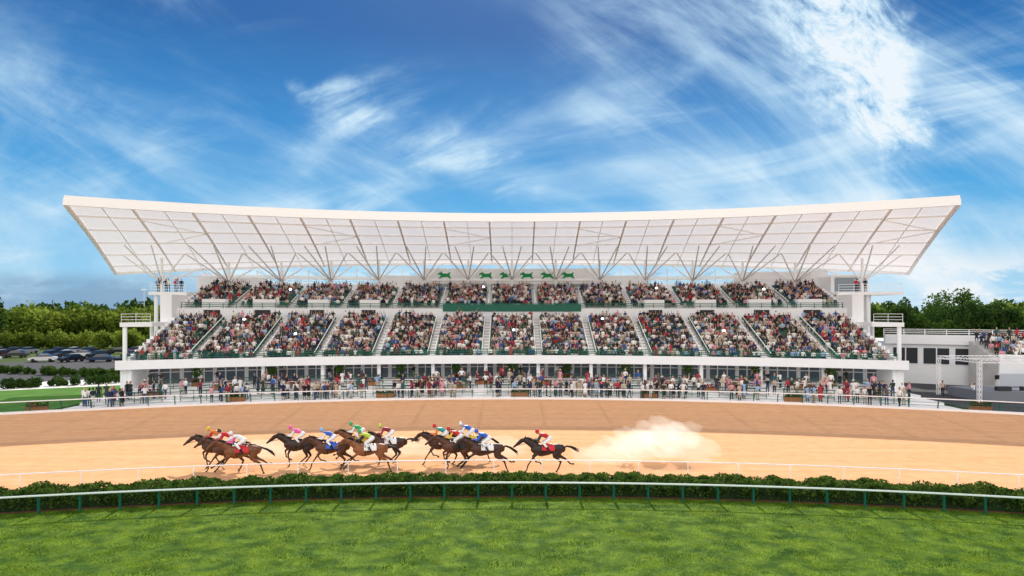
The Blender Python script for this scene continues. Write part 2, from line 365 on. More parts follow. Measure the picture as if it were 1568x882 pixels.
for (v,z) in ROWS:
    for i in range(len(edges)-1):
        b.bbox(edges[i]+.5,edges[i+1]-.5,v+.45,v+.8,z+.38,z+.43,SEATG); b.bbox(edges[i]+.5,edges[i+1]-.5,v+.78,v+.83,z+.43,z+.78,SEATG)
b.obj('stadium_seats',GS)
b=MB(); b.bbox(-W,W,92,92.1,.85,3.0,GLASS); u=-W; i=0
while u<=W:
    b.beam(B(u,91.95,.85),B(u,91.95,3.0),.12 if i%3 else .45,.12,WHITE if i%3==0 else STEEL); u+=1.1; i+=1
b.bbox(-W,W,91.9,91.98,2.2,2.3,STEEL); b.bbox(-W,W,91.85,91.98,.85,1.0,WHITE)
u=-W
while u<=W+.1: b.beam(B(u,88.3,.85),B(u,88.3,3.0),.4,.4,WHITE); u+=6.43
for s in(-1,1): b.bbox(min(s*W,s*(W+.9)),max(s*W,s*(W+.9)),88.3,113,.0,3.0,WHITE)
b.bbox(-W,W,112,113,0,12,WHITE)
b.obj('ground_floor',GS)
b=MB(); n=26
for i in range(n+1):
    u=-44+88*i/n
    b.beam(B(u,112.7,12.4),B(u,112.7,16.2-1.3*(u/44)**2),.16,.16,STEEL)
b.bbox(-44,44,112.6,112.8,14.3,14.6,STEEL); b.bbox(-44,44,112.6,112.8,12.4,13.4,WHITE)
b.bbox(-44,44,112.66,112.69,13.4,15.3,CG)
b.bbox(-13.5,13.5,110.9,113,12.4,15.9,WHITE); 
for u in(-10.5,-6.3,-2.1,2.1,6.3,10.5): b.bbox(u-1.2,u+1.2,110.84,110.9,12.6,14.0,GLASS)
b.bbox(-20,-13.5,111.5,113,12.4,14.8,WHITE); b.bbox(13.5,20,111.5,113,12.4,14.8,WHITE)
b.bbox(33,44,110.8,113,12.4,15.0,WHITE); b.bbox(-44,-36,111,113,12.4,14.2,WHITE)
b.bbox(-12,12,108.9,109.05,13.5,14.3,WHITE)
for u in range(-12,13,4): b.beam(B(u,109,12.4),B(u,109,13.5),.12,.12,STEEL)
b.obj('upper_concourse',GS)
def emblem(u,v,z,s):
    pts=[(-1,.55),(-.75,.75),(-.55,.8),(-.4,.95),(-.3,.7),(-.1,.62),(.5,.62),(.75,.8),(1,.78),(.85,.6),(.8,.4),(.9,.1),(1.05,-.12),(.8,-.1),(.55,.05),(.4,.12),(0,.06),(-.3,.05),(-.6,-.14),(-.85,-.08),(-.6,.15),(-.55,.4),(-.7,.48),(-.9,.38)]
    b=MB(); vs=[];N=len(pts)
    for dv in(0,.12):
        for x,y in pts: vs.append(B(u+x*s,v+dv,z+y*s))
    fs=[tuple(range(N)),tuple(range(2*N-1,N-1,-1))]+[(i,i+N,(i+1)%N+N,(i+1)%N) for i in range(N)]
    b.add(vs,fs,SIGNG); return b
for i,u in enumerate((-10.2,-4.0,-.9,2.2,5.3,8.4)): emblem(u,108.7,14.4,1.0).obj('horse_emblem',GS)
# roof ---------------------------------------------------------
def RF(s,t,dz=0):
    u=s*(45.7+7.8*t); v=85+28*t
    z=20.0+.25*s*s; zb=16.6-2.4*abs(s)**2.2
    zz=z+(zb-z)*(t*.85+.15*t*t)+dz
    return B(u,v,zz)
b=MB(); ns,ntt=44,6; vs=[];fs=[]
for j in range(ntt+1):
    for i in range(ns+1): vs.append(RF(-1+2*i/ns,j/ntt,.35))
for j in range(ntt):
    for i in range(ns):
        a=j*(ns+1)+i; fs.append((a,a+1,a+ns+2,a+ns+1))
b.add(vs,fs,MEM); b.obj('roof_membrane',GS)
b=MB(); RIB=mat('roof_steel',(0.88,0.83,0.80),0.5)
nr=17
for i in range(nr+1):
    s=-1+2*i/nr
    for j in range(6):
        b.beam(RF(s,j/6,.14),RF(s,(j+1)/6,.14),.2,.26-.02*j,RIB)
for t in(.16,.34,.52,.70,.88):
    for i in range(44): b.beam(RF(-1+2*i/44,t,.16),RF(-1+2*(i+1)/44,t,.16),.12,.15,STEEL)
for i in range(nr*2):
    if i%2==1:
        s=-1+i/nr
        for j in range(3): b.beam(RF(s,j/3,.24),RF(s,(j+1)/3,.24),.08,.1,STEEL)
for i in range(nr):
    if i%3==1:
        s=-1+2*i/nr; s2=-1+2*(i+1)/nr
        b.beam(RF(s,.16,0),RF(s2,.34,0),.09,.09,STEEL); b.beam(RF(s2,.34,0),RF(s,.52,0),.09,.09,STEEL)
b.obj('roof_ribs',GS)
b=MB(); vs=[];fs=[]
n=60
for i in range(n+1):
    s=-1+2*i/n; x,y,z=RF(s,0); vs+=[(x,y-.25,z-.12),(x,y+.2,z-.12),(x,y+.2,z+.75),(x,y-.25,z+.88)]
for i in range(n):
    a=i*4;c=a+4; fs+=[(a,c,c+3,a+3),(a+3,c+3,c+2,a+2),(a+2,c+2,c+1,a+1),(a+1,c+1,c,a)]
fs+=[(0,3,2,1),(n*4,n*4+1,n*4+2,n*4+3)]
b.add(vs,fs,mat('fascia_white',(.92,.92,.92),.4))
for s in(-1,1):
    for j in range(6): b.beam(RF(s*1.002,j/6,.25),RF(s*1.002,(j+1)/6,.25),.25,.75-.25*j/6,STEEL)
for i in range(44): b.beam(RF(-1+2*i/44,1,.25),RF(-1+2*(i+1)/44,1,.25),.2,.4,STEEL)
b.obj('roof_fascia',GS)
b=MB(); cu=[-46,-39.5,-33,-26.4,-19.8,-13.2,-6.6,0,6.6,13.2,19.8,26.4,33,39.5,46]
def RFu(u,v,dz=0):
    t=(v-85)/28; return RF(u/(45.7+7.8*t),t,dz)
for u in cu:
    outer=abs(u)>41
    v=108.8 if not outer else 106
    base=0 if outer else 12.3
    top=14.4-1.0*(u/46)**2
    b.tube([B(u,v,base),B(u,v,top),RFu(u,v,0)],[.22,.2,.16],STEEL,10)
    for du,vv in((-3.2,104),(3.2,104),(-1.3,100),(1.3,100),(-2.6,111.5),(2.6,111.5)):
        if abs(u+du)>49.5: continue
        b.tube([B(u,v,top-.3),RFu(u+du,vv,0)],[.11,.09],STEEL,6)
for i in range(len(cu)-1):
    b.beam(B(cu[i],108.8 if abs(cu[i])<41 else 106,top+.6),B(cu[i+1],108.8 if abs(cu[i+1])<41 else 106,top+.6),.14,.14,STEEL)
b.obj('roof_columns',GS,smooth=False)
b=MB()
for s in(-1,1):
    def bb(u0,u1,*r): b.bbox(min(s*u0,s*u1),max(s*u0,s*u1),*r)
    bb(42.2,46.2 if s<0 else 49,103,111,11.4,11.8,WHITE); bb(42.2,45.2,94,101,7.5,8.0,WHITE)
    bb(42.3,45.2,94.1,100,2.9,3.2,WHITE)
    e=46.0 if s<0 else 48.8
    hrail(b,min(s*42.4,s*e),max(s*42.4,s*e),103.1,11.8,1.0,STEEL,bars=3,r=.04)
    hrail(b,min(s*42.4,s*45.1),max(s*42.4,s*45.1),94.1,8.0,1.0,STEEL,bars=3,r=.04)
    b.tube([B(s*44.9,94.4,0),B(s*44.9,94.4,7.5)],[.25,.25],STEEL,10); b.tube([B(s*44.9,100.6,0),B(s*44.9,100.6,7.5)],[.22,.22],STEEL,10)
    b.tube([B(s*45.8,104,0),B(s*45.8,104,11.4)],[.25,.25],STEEL,10)
    bb(42.25,43.4,99,111,0,11.4,WHITE)
b.bbox(44,46.5,105,111,0,11.4,WHITE); b.bbox(43,47,107,111,11.8,14.2,WHITE)
b.bbox(43.4,46.6,106.9,107,12.0,13.8,GLASS)
b.obj('side_platforms',GS)
# ---------------------------------------------------------------- crowd
CR=empty('seated_crowd')
def place(me,name,loc,rz,parent=None,s=1.0):
    o=bpy.data.objects.new(name,me); o.location=loc; o.rotation_euler=(0,0,rz); o.scale=(s*random.uniform(.95,1.06),s*random.uniform(.97,1.03),s)
    if parent:o.parent=parent
    sc.collection.objects.link(o); return o
for ri,(v,z) in enumerate(ROWS):
    u=-W+.5
    while u<W-.3:
        if min(abs(u-a) for a in AIS)>.62 and random.random()<.95:
            if random.random()<.28:
                place(STAND[random.choice((0,2,2,4,6,7,0,4,5,3))],'person',B(u,v+.2,z),random.gauss(ang(u),.3),CR,random.uniform(.88,.99))
            else:
                place(random.choice(SEAT),'person',B(u,v+.62,z-.03),random.gauss(ang(u),.25),CR,random.uniform(.93,1.05))
        u+=random.uniform(.44,.56)
# camera flash units firing in the crowd
FL=bpy.data.materials.new('flash_lit'); nt=nodes(FL); o=nt.nodes.new('ShaderNodeOutputMaterial'); em=nt.nodes.new('ShaderNodeEmission'); em.inputs[0].default_value=(.8,.9,1,1); em.inputs[1].default_value=12; nt.links.new(em.outputs[0],o.inputs[0])
for u,ri in((-33.5,9),(-30.5,16),(-26.5,4),(-4.2,18),(.2,5),(20.6,17),(26.2,5),(34.2,16),(12,9)):
    v,z=ROWS[ri]; b=MB(); b.box(-.09,.09,-.06,.06,-.06,.06,EYE); b.tube([(0,-.06,0),(0,-.10,0)],[.07,.06],EYE,10,hint=(1,0,0)); b.tube([(-.06,-.08,.14),(.06,-.08,.14)],[.11,.11],FL,8)
    p=B(u,v+.1,z+1.45); b.obj('camera_flash',loc=p)
def apz(v):
    for a,c,z in AP:
        if a<=v<c: return z
    return 0
pts=[]
def trysp(u,v,mn=.5):
    for (a,c) in pts:
        if (a-u)**2+(c-v)**2<mn*mn: return
    for e in(76,79.5,83.5,87.5):
        if 0<=v-e<.3 or -.25<v-e<0: return
    pts.append((u,v)); i=random.choice((0,0,1,1,2,3,4,4,5,5,6,7)); r=ang(u)+(random.gauss(0,.5) if random.random()<.75 else random.uniform(-3,3))
    place(STAND[i],'spectator',B(u,v,apz(v)),r,None,random.uniform(.94,1.08))
cl=[random.uniform(-41,41) for _ in range(38)]
for k in range(250):  trysp(max(-41.5,min(41.5,random.choice(cl)+random.gauss(0,.9))),random.uniform(76.4,78.9))
for k in range(150):  trysp(random.uniform(-41,41),random.uniform(79.9,83))
for k in range(70):   trysp(random.uniform(-40,40),random.uniform(84,91))
for k in range(9):
    u=random.choice((random.uniform(-45.6,-42.8),random.uniform(43,48.5))); place(random.choice(STAND),'spectator',B(u,103.6,11.8),ang(u))
for k in range(4):
    u=random.uniform(45,60); v=random.uniform(80,92); place(STAND[k],'spectator',B(u,v,0.0),random.uniform(-3,3))
for v,z in((79.3,.15),(83.2,.4),(87.2,.65)):
    u=-40+ (v*7%3)
    while u<38:
        b=MB(); hrail(b,u,u+4.6,v,z,1.05,DKGREEN,sp=1.15,bars=3,r=.05); b.bbox(u-.1,u+4.7,v-.2,v+.1,z+1.06,z+1.1,DKGREEN if v!=83.2 else WHITE); b.obj('crowd_barrier'); u+=6.2
def planter(u,v,z,w,flower,tall=False):
    p=empty('flower_planter',B(u,v,z)); p.rotation_euler[2]=ang(u)
    b=MB(); b.box(-w/2,w/2,-.3,.3,0,.42,WOOD); b.box(-w/2-.04,w/2+.04,-.34,.34,.42,.48,WOOD); b.box(-w/2+.05,w/2-.05,-.25,.25,.48,.50,DARKLEAF)
    if tall: b.tube([(0,0,.45),(0,.02,1.0),(0,0,1.5)],[.05,.04,.03],BARK)
    b.obj('box',p)
    n=260 if not tall else 600
    c=np.stack([rng.uniform(-w/2,w/2,n),rng.uniform(-.32,.32,n),.48+rng.uniform(0,.38,n)],1)
    if tall:
        k=350; d=rng.normal(size=(k,3)); d/=np.linalg.norm(d,axis=1)[:,None]; c[:k]=d*rng.uniform(.3,.62,k)[:,None]+np.array((0,0,1.65))
    mi=(rng.random(n)<(.5 if flower else .08)).astype(int); mi[c[:,2]<.58]=0
    if tall: mi[:350]=0
    bigmesh('foliage',leafquads(c,.09 if not tall else .11),4,[LEAF,FLOWR],mi,parent=p)
for u in(-44,-28,-13.5,.8,14.5,28.5,43.5): planter(u,77.2,.15 if abs(u)<42 else 0,1.8,False)
for i,u in enumerate((-35.5,-28,-20.5,-13.5,-6.8,0,6.8,13.8,21,28.3,35.8)): planter(u,87.9,.85,1.1,i%2==0,True)
for i,u in enumerate((-32,-24.5,-17,-10,-3.3,3.5,10.3,17.5,24.6,32)): planter(u,85.2,.65,2.2,True)
for u in(-37,-21,-6,8,22,37): planter(u,82.0,.4,1.6,True)
# ---------------------------------------------------------------- horses & jockeys
def coat(name,c,dark):
    a=mat(name,c,.45,2.5,.35,col2=tuple(x*.6 for x in c),spec=.4); return a
BLK=mat('horse_points',(.012,.009,.008),.5); HOOF=mat('hoof',(.03,.025,.02),.5); LEA=mat('tack_leather',(.03,.015,.01),.4)
COATS={'bay':coat('coat_bay',(.19,.065,.02),0),'dark':coat('coat_dark_bay',(.06,.022,.012),0),'brown':coat('coat_brown',(.10,.035,.015),0),'black':coat('coat_black_brown',(.03,.015,.012),0),'chest':coat('coat_chestnut',(.26,.09,.03),0)}
LEGS={
1:([(-.5,1.08),(-.82,.72),(-1.06,.36),(-1.12,.12),(-1.19,.03)],[(-.52,1.08),(-.80,.80),(-.62,.50),(-.44,.48),(-.36,.42)],[(.62,1.18),(.40,.90),(.74,.56),(.60,.18),(.52,.06)],[(.62,1.18),(.58,.88),(1.02,.66),(1.28,.40),(1.40,.40)]),
2:([(-.5,1.08),(-.66,.70),(-.60,.36),(-.56,.12),(-.62,.03)],[(-.52,1.08),(-.86,.86),(-.80,.52),(-.64,.42),(-.56,.36)],[(.62,1.18),(.26,.92),(.40,.56),(.08,.28),(-.02,.18)],[(.62,1.18),(.34,.90),(.56,.56),(.30,.22),(.20,.12)]),
3:([(-.5,1.08),(-.88,.84),(-1.20,.62),(-1.38,.46),(-1.48,.42)],[(-.52,1.08),(-.90,.76),(-1.16,.44),(-1.30,.24),(-1.38,.17)],[(.62,1.18),(.55,.86),(.98,.56),(1.10,.20),(1.16,.05)],[(.62,1.18),(.62,.88),(1.08,.66),(1.36,.46),(1.48,.48)])}
def horse_mesh(k,ck):
    c=COATS[ck]; p=[];e=[]
    p.append(([(-.80,0,1.20),(-.64,0,1.19),(-.36,0,1.17),(0,0,1.20),(.30,0,1.25),(.55,0,1.27),(.78,0,1.25),(.90,0,1.20)],[(.13,.17),(.20,.29),(.245,.35),(.265,.31),(.24,.255),(.25,.27),(.21,.25),(.12,.17)],'c'))
    p.append(([(-.30,0,1.42),(-.12,0,1.44)],[(.07,.11),(.08,.10)],'c'))
    p.append(([(-.58,0,1.30),(-.86,0,1.50),(-1.12,0,1.64),(-1.28,0,1.72)],[(.13,.25),(.095,.19),(.075,.14),(.07,.11)],'c'))
    p.append(([(-1.27,0,1.77),(-1.42,0,1.68),(-1.58,0,1.55),(-1.74,0,1.42),(-1.82,0,1.36)],[(.07,.09),(.085,.125),(.065,.095),(.05,.068),(.048,.055)],'c'))
    p.append(([(-1.80,0,1.37),(-1.86,0,1.33)],[(.05,.06),(.04,.045)],'k'))
    for s in(-1,1):
        p.append(([(-1.25,s*.055,1.82),(-1.20,s*.07,1.90),(-1.17,s*.075,1.96)],r2(.035,.03,.012),'c'))
        e.append(([(-1.44,s*.082,1.73),(-1.46,s*.084,1.725)],r2(.022,.02),'k'))
    p.append(([(-.50,0,1.56),(-.82,0,1.71),(-1.08,0,1.80),(-1.24,0,1.85)],[(.03,.06),(.03,.085),(.03,.075),(.03,.05)],'k'))
    for j in range(14):
        x=-.5-.05*j; z=1.58+.021*j; e.append(([(x,-.02,z),(x+.10,-.04-.02*(j%3),z+.03+.02*(j%2)),(x+.2,-.05,z-.0+.03*(j%3))],r2(.022,.016,.005),'k'))
    tl={1:[(.90,0,1.34),(1.08,0,1.40),(1.32,0,1.36),(1.56,0,1.24),(1.76,0,1.16)],2:[(.90,0,1.34),(1.06,0,1.42),(1.28,0,1.42),(1.52,0,1.34),(1.72,0,1.30)],3:[(.90,0,1.34),(1.08,0,1.38),(1.34,0,1.28),(1.58,0,1.12),(1.74,0,.98)]}[k]
    p.append((tl,r2(.045,(.05,.055),(.05,.07),(.035,.05),(.015,.018)),'k'))
    t2=np.array(tl)
    for j in range(12):
        o_=np.array([0,random.uniform(-.07,.07),random.uniform(-.10,.08)]); q=random.uniform(.85,1.12)
        e.append(([tuple(t2[1]),tuple(t2[2]+o_*.6),tuple(t2[3]+o_),tuple(t2[3]+(t2[4]-t2[3])*q+o_*1.3)],r2(.025,.024,.016,.004),'k'))
    for li,L in enumerate(LEGS[k]):
        s=(-1 if li%2==0 else 1)*(.13 if li<2 else .14)
        P=[(x,s,z) for x,z in L]
        if li<2:
            P=[(P[0][0],s*.9,P[0][2]+.05)]+P[:]
            mid=tuple((np.array(P[1])+np.array(P[2]))/2)
            p.append(([P[0],P[1],mid,P[2]],[(.10,.17),(.085,.12),(.062,.075),(.048,.055)],'c'))
            p.append(([P[2],tuple((np.array(P[2])+np.array(P[3]))/2),P[3]],[(.047,.052),(.033,.038),(.038,.042)],'k'))
            p.append(([P[3],P[4]],[(.034,.038),(.034,.036)],'k')); p.append(([P[4],P[5]],[(.036,.036),(.036,.036)],'k')); 
        else:
            mid=tuple((np.array(P[1])+np.array(P[2]))/2)
            p.append(([(P[0][0],s*.7,P[0][2]),P[1]],[(.14,.25),(.115,.15)],'c')); p.append(([P[1],mid,P[2]],[(.10,.14),(.07,.085),(.05,.062)],'c'))
            p.append(([P[2],tuple((np.array(P[2])+np.array(P[3]))/2),P[3]],[(.05,.058),(.036,.042),(.04,.045)],'k'))
            p.append(([P[3],P[4]],[(.036,.038),(.036,.036)],'k'))
        a=np.array(P[-1]);bq=np.array(P[-2]);d=(a-bq)/np.linalg.norm(a-bq)
        p.append(([tuple(a),tuple(a+d*.05)],[(.05,.052),(.058,.06)],'h'))
    return body('horse_body',p,e,.021,{'c':c,'k':BLK,'h':HOOF},(0,1,0))
def tack():
    b=MB()
    def ring(P0,dirv,ra,rb,w=.018):
        c=Vector(P0);t=Vector(dirv).normalized();sd=Vector((0,1,0));bb=t.cross(sd);pts_=[]
        for i in range(13):
            a=2*math.pi*i/12; pts_.append(tuple(c+sd*math.cos(a)*ra+bb*math.sin(a)*rb))
        b.tube(pts_,[w/2]*13,LEA,5,hint=tuple(t+Vector((.01,.02,.03))))
    ring((-1.62,0,1.52),(-.16,0,-.13),.068,.095); ring((-1.33,0,1.735),(-.1,0,-.1),.085,.115)
    for s in(-1,1): b.tube([(-1.36,s*.088,1.72),(-1.55,s*.078,1.56),(-1.70,s*.06,1.42)],[.009]*3,LEA,5); b.tube([(-1.70,s*.06,1.42),(-1.2,s*.13,1.52),(-.83,s*.07,1.80)],[.009]*3,LEA,5)
    ring((-.22,0,1.2),(1,0,0),.268,.36,.05)
    vs=[];fs=[];n=10
    for x in(-.12,0,.12,.24):
        for i in range(n+1):
            a=math.radians(-55+110*i/n); r=.30 if x in(0,.12) else .32
            vs.append((x,math.sin(a)*.25,1.20+math.cos(a)*(r+.035)))
    for j in range(3):
        for i in range(n): a=j*(n+1)+i; fs.append((a,a+1,a+n+2,a+n+1))
    b.add(vs,fs,LEA)
    return b
def cloth(colm):
    b=MB();vs=[];fs=[];n=16;X=[-.28,-.1,.1,.28,.4]
    for x in X:
        for i in range(n+1):
            a=math.radians(-92+184*i/n); ry=.285;rz=.345-(.03 if x>.2 else 0)-(.02 if x>.35 else 0)
            vs.append((x,math.sin(a)*ry,1.20+math.cos(a)*rz+(.0)))
    for j in range(len(X)-1):
        for i in range(n): a=j*(n+1)+i; fs.append((a,a+1,a+n+2,a+n+1))
    b.add(vs,fs,colm); return b
BREECH=mat('white_breeches',(.8,.8,.78),.6); BOOT=mat('boot_black',(.015,.012,.012),.3)
SKJ=mat('jockey_skin',(.5,.3,.2),.5)
JP=[];JE=[]
for s in(-1,1):
    JP.append(([(.14,s*.09,1.80),(-.22,s*.25,1.60)],[(.10,.11),(.07,.075)],'br'))
    JP.append(([(-.22,s*.25,1.60),(-.05,s*.31,1.42)],[(.065,.068),(.055,.06)],'br'))
    JP.append(([(-.05,s*.31,1.42),(.10,s*.30,1.20)],[(.058,.062),(.04,.045)],'bo')); JP.append(([(.10,s*.30,1.17),(-.10,s*.31,1.10)],[(.04,.045),(.035,.035)],'bo'))
    S=(-.36,s*.17,1.98);E=(-.48,s*.24,1.74);Wp=(-.74,s*.08,1.75)
    JP.append(([S,E],r2(.062,.052),'silk2')); JP.append(([E,Wp],r2(.05,.032),'silk2')); hand(Wp,sub(Wp,E),JP,JE,True)
JP.append(([(.18,0,1.82),(.02,0,1.88)],[(.155,.12),(.145,.11)],'br'))
JP.append(([(.02,0,1.90),(-.16,0,2.0),(-.36,0,2.03)],[(.145,.115),(.17,.125),(.15,.10)],'silk'))
JP.append(([(-.40,0,2.06),(-.48,0,2.12)],r2(.055,.052),'skin'))
head((-.56,0,2.17),(-.35,0,1),(-1,0,-.1),JP,JE,helmet='cap')
JE.append(([(-.10,.31,1.14),(.0,.30,1.30),(.05,.27,1.45)],r2(.012,.012,.012),'bo')); JE.append(([(-.10,-.31,1.14),(.0,-.30,1.30),(.05,-.27,1.45)],r2(.012,.012,.012),'bo'))
JE.append(([(-.74,-.1,1.78),(-.45,-.16,1.95),(-.1,-.2,2.12)],r2(.008,.007,.004),'bo'))
JM=body('jockey_body',JP,JE,.018,{'skin':SKJ,'br':BREECH,'bo':BOOT,'silk':WHITE,'silk2':WHITE,'cap':WHITE,'dark':EYE,'lips':LIPS,'hair':HAIR},(0,1,0))
hcache={}
_m={}
def cm(c):
    if c not in _m: _m[c]=mat('silk_%d'%len(_m),c,.45,12,.12,spec=.4)
    return _m[c]
R_=(.6,.01,.02);Y_=(.8,.5,.02);Wh=(.82,.82,.82);Pk=(.85,.12,.4);Bl=(.02,.12,.6);Gr=(.02,.4,.12);Tl=(.0,.35,.35);Bk=(.02,.02,.02);Or=(.8,.2,.02);Mr=(.25,.01,.03);Cy=(.2,.5,.8);Ye2=(.5,.65,.05)
HL=[(283,44.2,2,'dark',Or,R_,Y_,Wh),(300,43.2,1,'brown',R_,R_,Bk,Wh),(318,42.2,3,'bay',Wh,Pk,Wh,R_),
(408,43.9,2,'black',Pk,Wh,Pk,Bk),(456,42.7,1,'brown',Bl,Wh,Cy,Bl),(514,41.9,3,'chest',Ye2,Bk,Gr,Wh),(545,43.9,2,'dark',Mr,Mr,Ye2,Wh),(500,44.9,3,'bay',Gr,Wh,Gr,Y_),
(628,43.6,1,'dark',Tl,Or,R_,Wh),(650,42.4,2,'brown',R_,Y_,R_,Bk),(668,44.4,3,'dark',Bl,Wh,Wh,Y_),(693,41.6,3,'dark',Bl,Bl,Bl,Wh),(786,41.5,1,'black',R_,Bk,R_,R_)]
T=tack()
for nx,v,k,ck,s1,s2,cap,cl_ in HL:
    d=v; 
    for _ in range(4): x=(nx+52-784)/1100*d; d=v-K*x*x
    if (k,ck) not in hcache: hcache[(k,ck)]=horse_mesh(k,ck)
    E=empty('racehorse',(x,d,0)); E.rotation_euler[2]=ang(x); E.scale=(1.05,)*3
    o=bpy.data.objects.new('body',hcache[(k,ck)]); o.parent=E; sc.collection.objects.link(o)
    T.obj('tack',E,smooth=True); cloth(cm(cl_)).obj('saddle_cloth',E,smooth=True)
    me=JM.copy(); me.materials[3]=cm(s1); me.materials[4]=cm(s2); me.materials[5]=cm(cap)
    J=bpy.data.objects.new('jockey',me); sc.collection.objects.link(J); J.location=(x,d,0); J.rotation_euler[2]=ang(x); J.scale=(1.05,)*3
# dust kicked up by the field (scattering volume; the small emission stands in for multiple scattering inside the cloud)
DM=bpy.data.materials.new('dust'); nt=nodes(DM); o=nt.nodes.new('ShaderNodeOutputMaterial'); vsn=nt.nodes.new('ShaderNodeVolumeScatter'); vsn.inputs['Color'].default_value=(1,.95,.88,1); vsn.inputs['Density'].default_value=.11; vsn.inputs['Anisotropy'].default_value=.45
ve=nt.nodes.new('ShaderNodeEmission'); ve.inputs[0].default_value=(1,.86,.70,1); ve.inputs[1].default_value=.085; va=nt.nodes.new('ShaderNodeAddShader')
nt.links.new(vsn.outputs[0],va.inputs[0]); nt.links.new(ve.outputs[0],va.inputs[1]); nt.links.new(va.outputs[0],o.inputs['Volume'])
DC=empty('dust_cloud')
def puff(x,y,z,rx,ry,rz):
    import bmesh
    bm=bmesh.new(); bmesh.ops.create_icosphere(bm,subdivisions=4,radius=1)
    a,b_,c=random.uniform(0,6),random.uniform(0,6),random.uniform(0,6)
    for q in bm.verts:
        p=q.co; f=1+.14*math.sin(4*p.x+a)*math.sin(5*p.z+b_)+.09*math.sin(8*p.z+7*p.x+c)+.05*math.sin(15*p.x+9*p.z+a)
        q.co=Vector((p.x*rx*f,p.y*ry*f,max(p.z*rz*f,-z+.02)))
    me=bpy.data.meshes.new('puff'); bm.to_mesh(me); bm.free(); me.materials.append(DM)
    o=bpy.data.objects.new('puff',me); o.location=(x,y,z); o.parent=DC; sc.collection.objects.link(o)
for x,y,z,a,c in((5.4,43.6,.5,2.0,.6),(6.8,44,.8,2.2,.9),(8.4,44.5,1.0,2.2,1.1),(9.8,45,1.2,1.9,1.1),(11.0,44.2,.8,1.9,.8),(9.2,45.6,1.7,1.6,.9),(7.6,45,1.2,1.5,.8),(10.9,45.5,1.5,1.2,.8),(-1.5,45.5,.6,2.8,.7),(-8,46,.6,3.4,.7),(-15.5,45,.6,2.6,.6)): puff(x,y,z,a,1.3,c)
C=[]
for nx,v,k,*_r in HL:
    x=(nx+50-784)/1100*(v-1)
    for i in range(60): C.append((x+.6+abs(random.gauss(0,.8)),v-K*x*x+random.gauss(0,.25),abs(random.gauss(0,.22))+.02))
C=np.array(C); bigmesh('dirt_clods',leafquads(C,.022),4,[DIRT])
# ---------------------------------------------------------------- trees
def tree(x,y,h,r,mt,name='broadleaf_tree',nl=3500):
    p=empty(name,(x,y,0)); b=MB(); b.tube([(0,0,-.1),(.1,0,h*.2),(0,.1,h*.45),(.1,0,h*.75)],[h*.035,h*.026,h*.02,h*.008],BARK)
    C=[]
    for i in range(9):
        a=random.uniform(0,6.28); z0=h*random.uniform(.22,.5); e=(math.cos(a)*r*.7,math.sin(a)*r*.7,z0+h*random.uniform(.12,.35))
        b.tube([(0,0,z0),(e[0]*.5,e[1]*.5,z0+(e[2]-z0)*.6),e],[h*.014,h*.01,h*.004],BARK,6); C.append(e)
    b.obj('trunk',p,smooth=True)
    for i in range(26):
        d=rng.normal(size=3); d/=np.linalg.norm(d); rr=rng.random()**.4; C.append((d[0]*r*.85*rr,d[1]*r*.85*rr,h*.6+d[2]*h*.34*rr))
    C=np.array(C); idx=rng.integers(0,len(C),nl); d=rng.normal(size=(nl,3)); d/=np.linalg.norm(d,axis=1)[:,None]
    P=C[idx]+d*(r*.3*rng.random(nl)**.35)[:,None]; P[:,2]=np.maximum(P[:,2],h*.16)
    bigmesh('crown',leafquads(P,h*.026),4,[mt],parent=p)
for x,y,h,r in((118,192,15.5,8),(126,196,12,5),(73.5,137,12.4,3.6),(78,140,10,3),(82,137,8,2.6),(93,145,11.6,4.2),(99,145,12.5,4),(103,150,10,4),(68.5,136,11,2.8),(89,150,10,4.2)):
    tree(x,y,h,r,LEAFD if (int(x)%2) else LEAF)
tree(-128,172,15,6,LEAFD)
def mass(name,line,hs,mt,n,leaf,sp):
    P=[]
    for i in range(n):
        t=random.random(); x=line[0][0]+(line[1][0]-line[0][0])*t+random.gauss(0,sp); y=line[0][1]+(line[1][1]-line[0][1])*t+random.gauss(0,sp)
        h=hs*random.uniform(.65,1.25); k=420; d=rng.normal(size=(k,3)); d/=np.linalg.norm(d,axis=1)[:,None]
        lump=1+.25*np.sin(d[:,0]*5+i)*np.cos(d[:,1]*4+d[:,2]*6)
        d=d*(rng.random(k)**.3*lump)[:,None]
        P.append(d*np.array((h*.5,h*.5,h*.5))+np.array((x,y,h*.5)))
    P=np.concatenate(P); P[:,2]=np.abs(P[:,2]); return bigmesh(name,leafquads(P,leaf),4,[mt])
mass('distant_trees',((-250,215),(-70,235)),9.5,LEAFY,120,.8,7)
mass('distant_trees',((60,225),(270,230)),10,LEAFY,110,.8,7)
mass('distant_trees',((-500,420),(500,440)),13,LEAFD,160,1.6,12)
mass('hedgerow',((-190,182),(-62,184)),4.0,LEAFY,110,.4,1.5)
mass('shrub_border',((-86,112),(-48,98)),1.1,LEAF,60,.12,.3)
mass('shrub_border',((-62,86),(-45.5,97)),1.1,LEAFD,34,.12,.3)
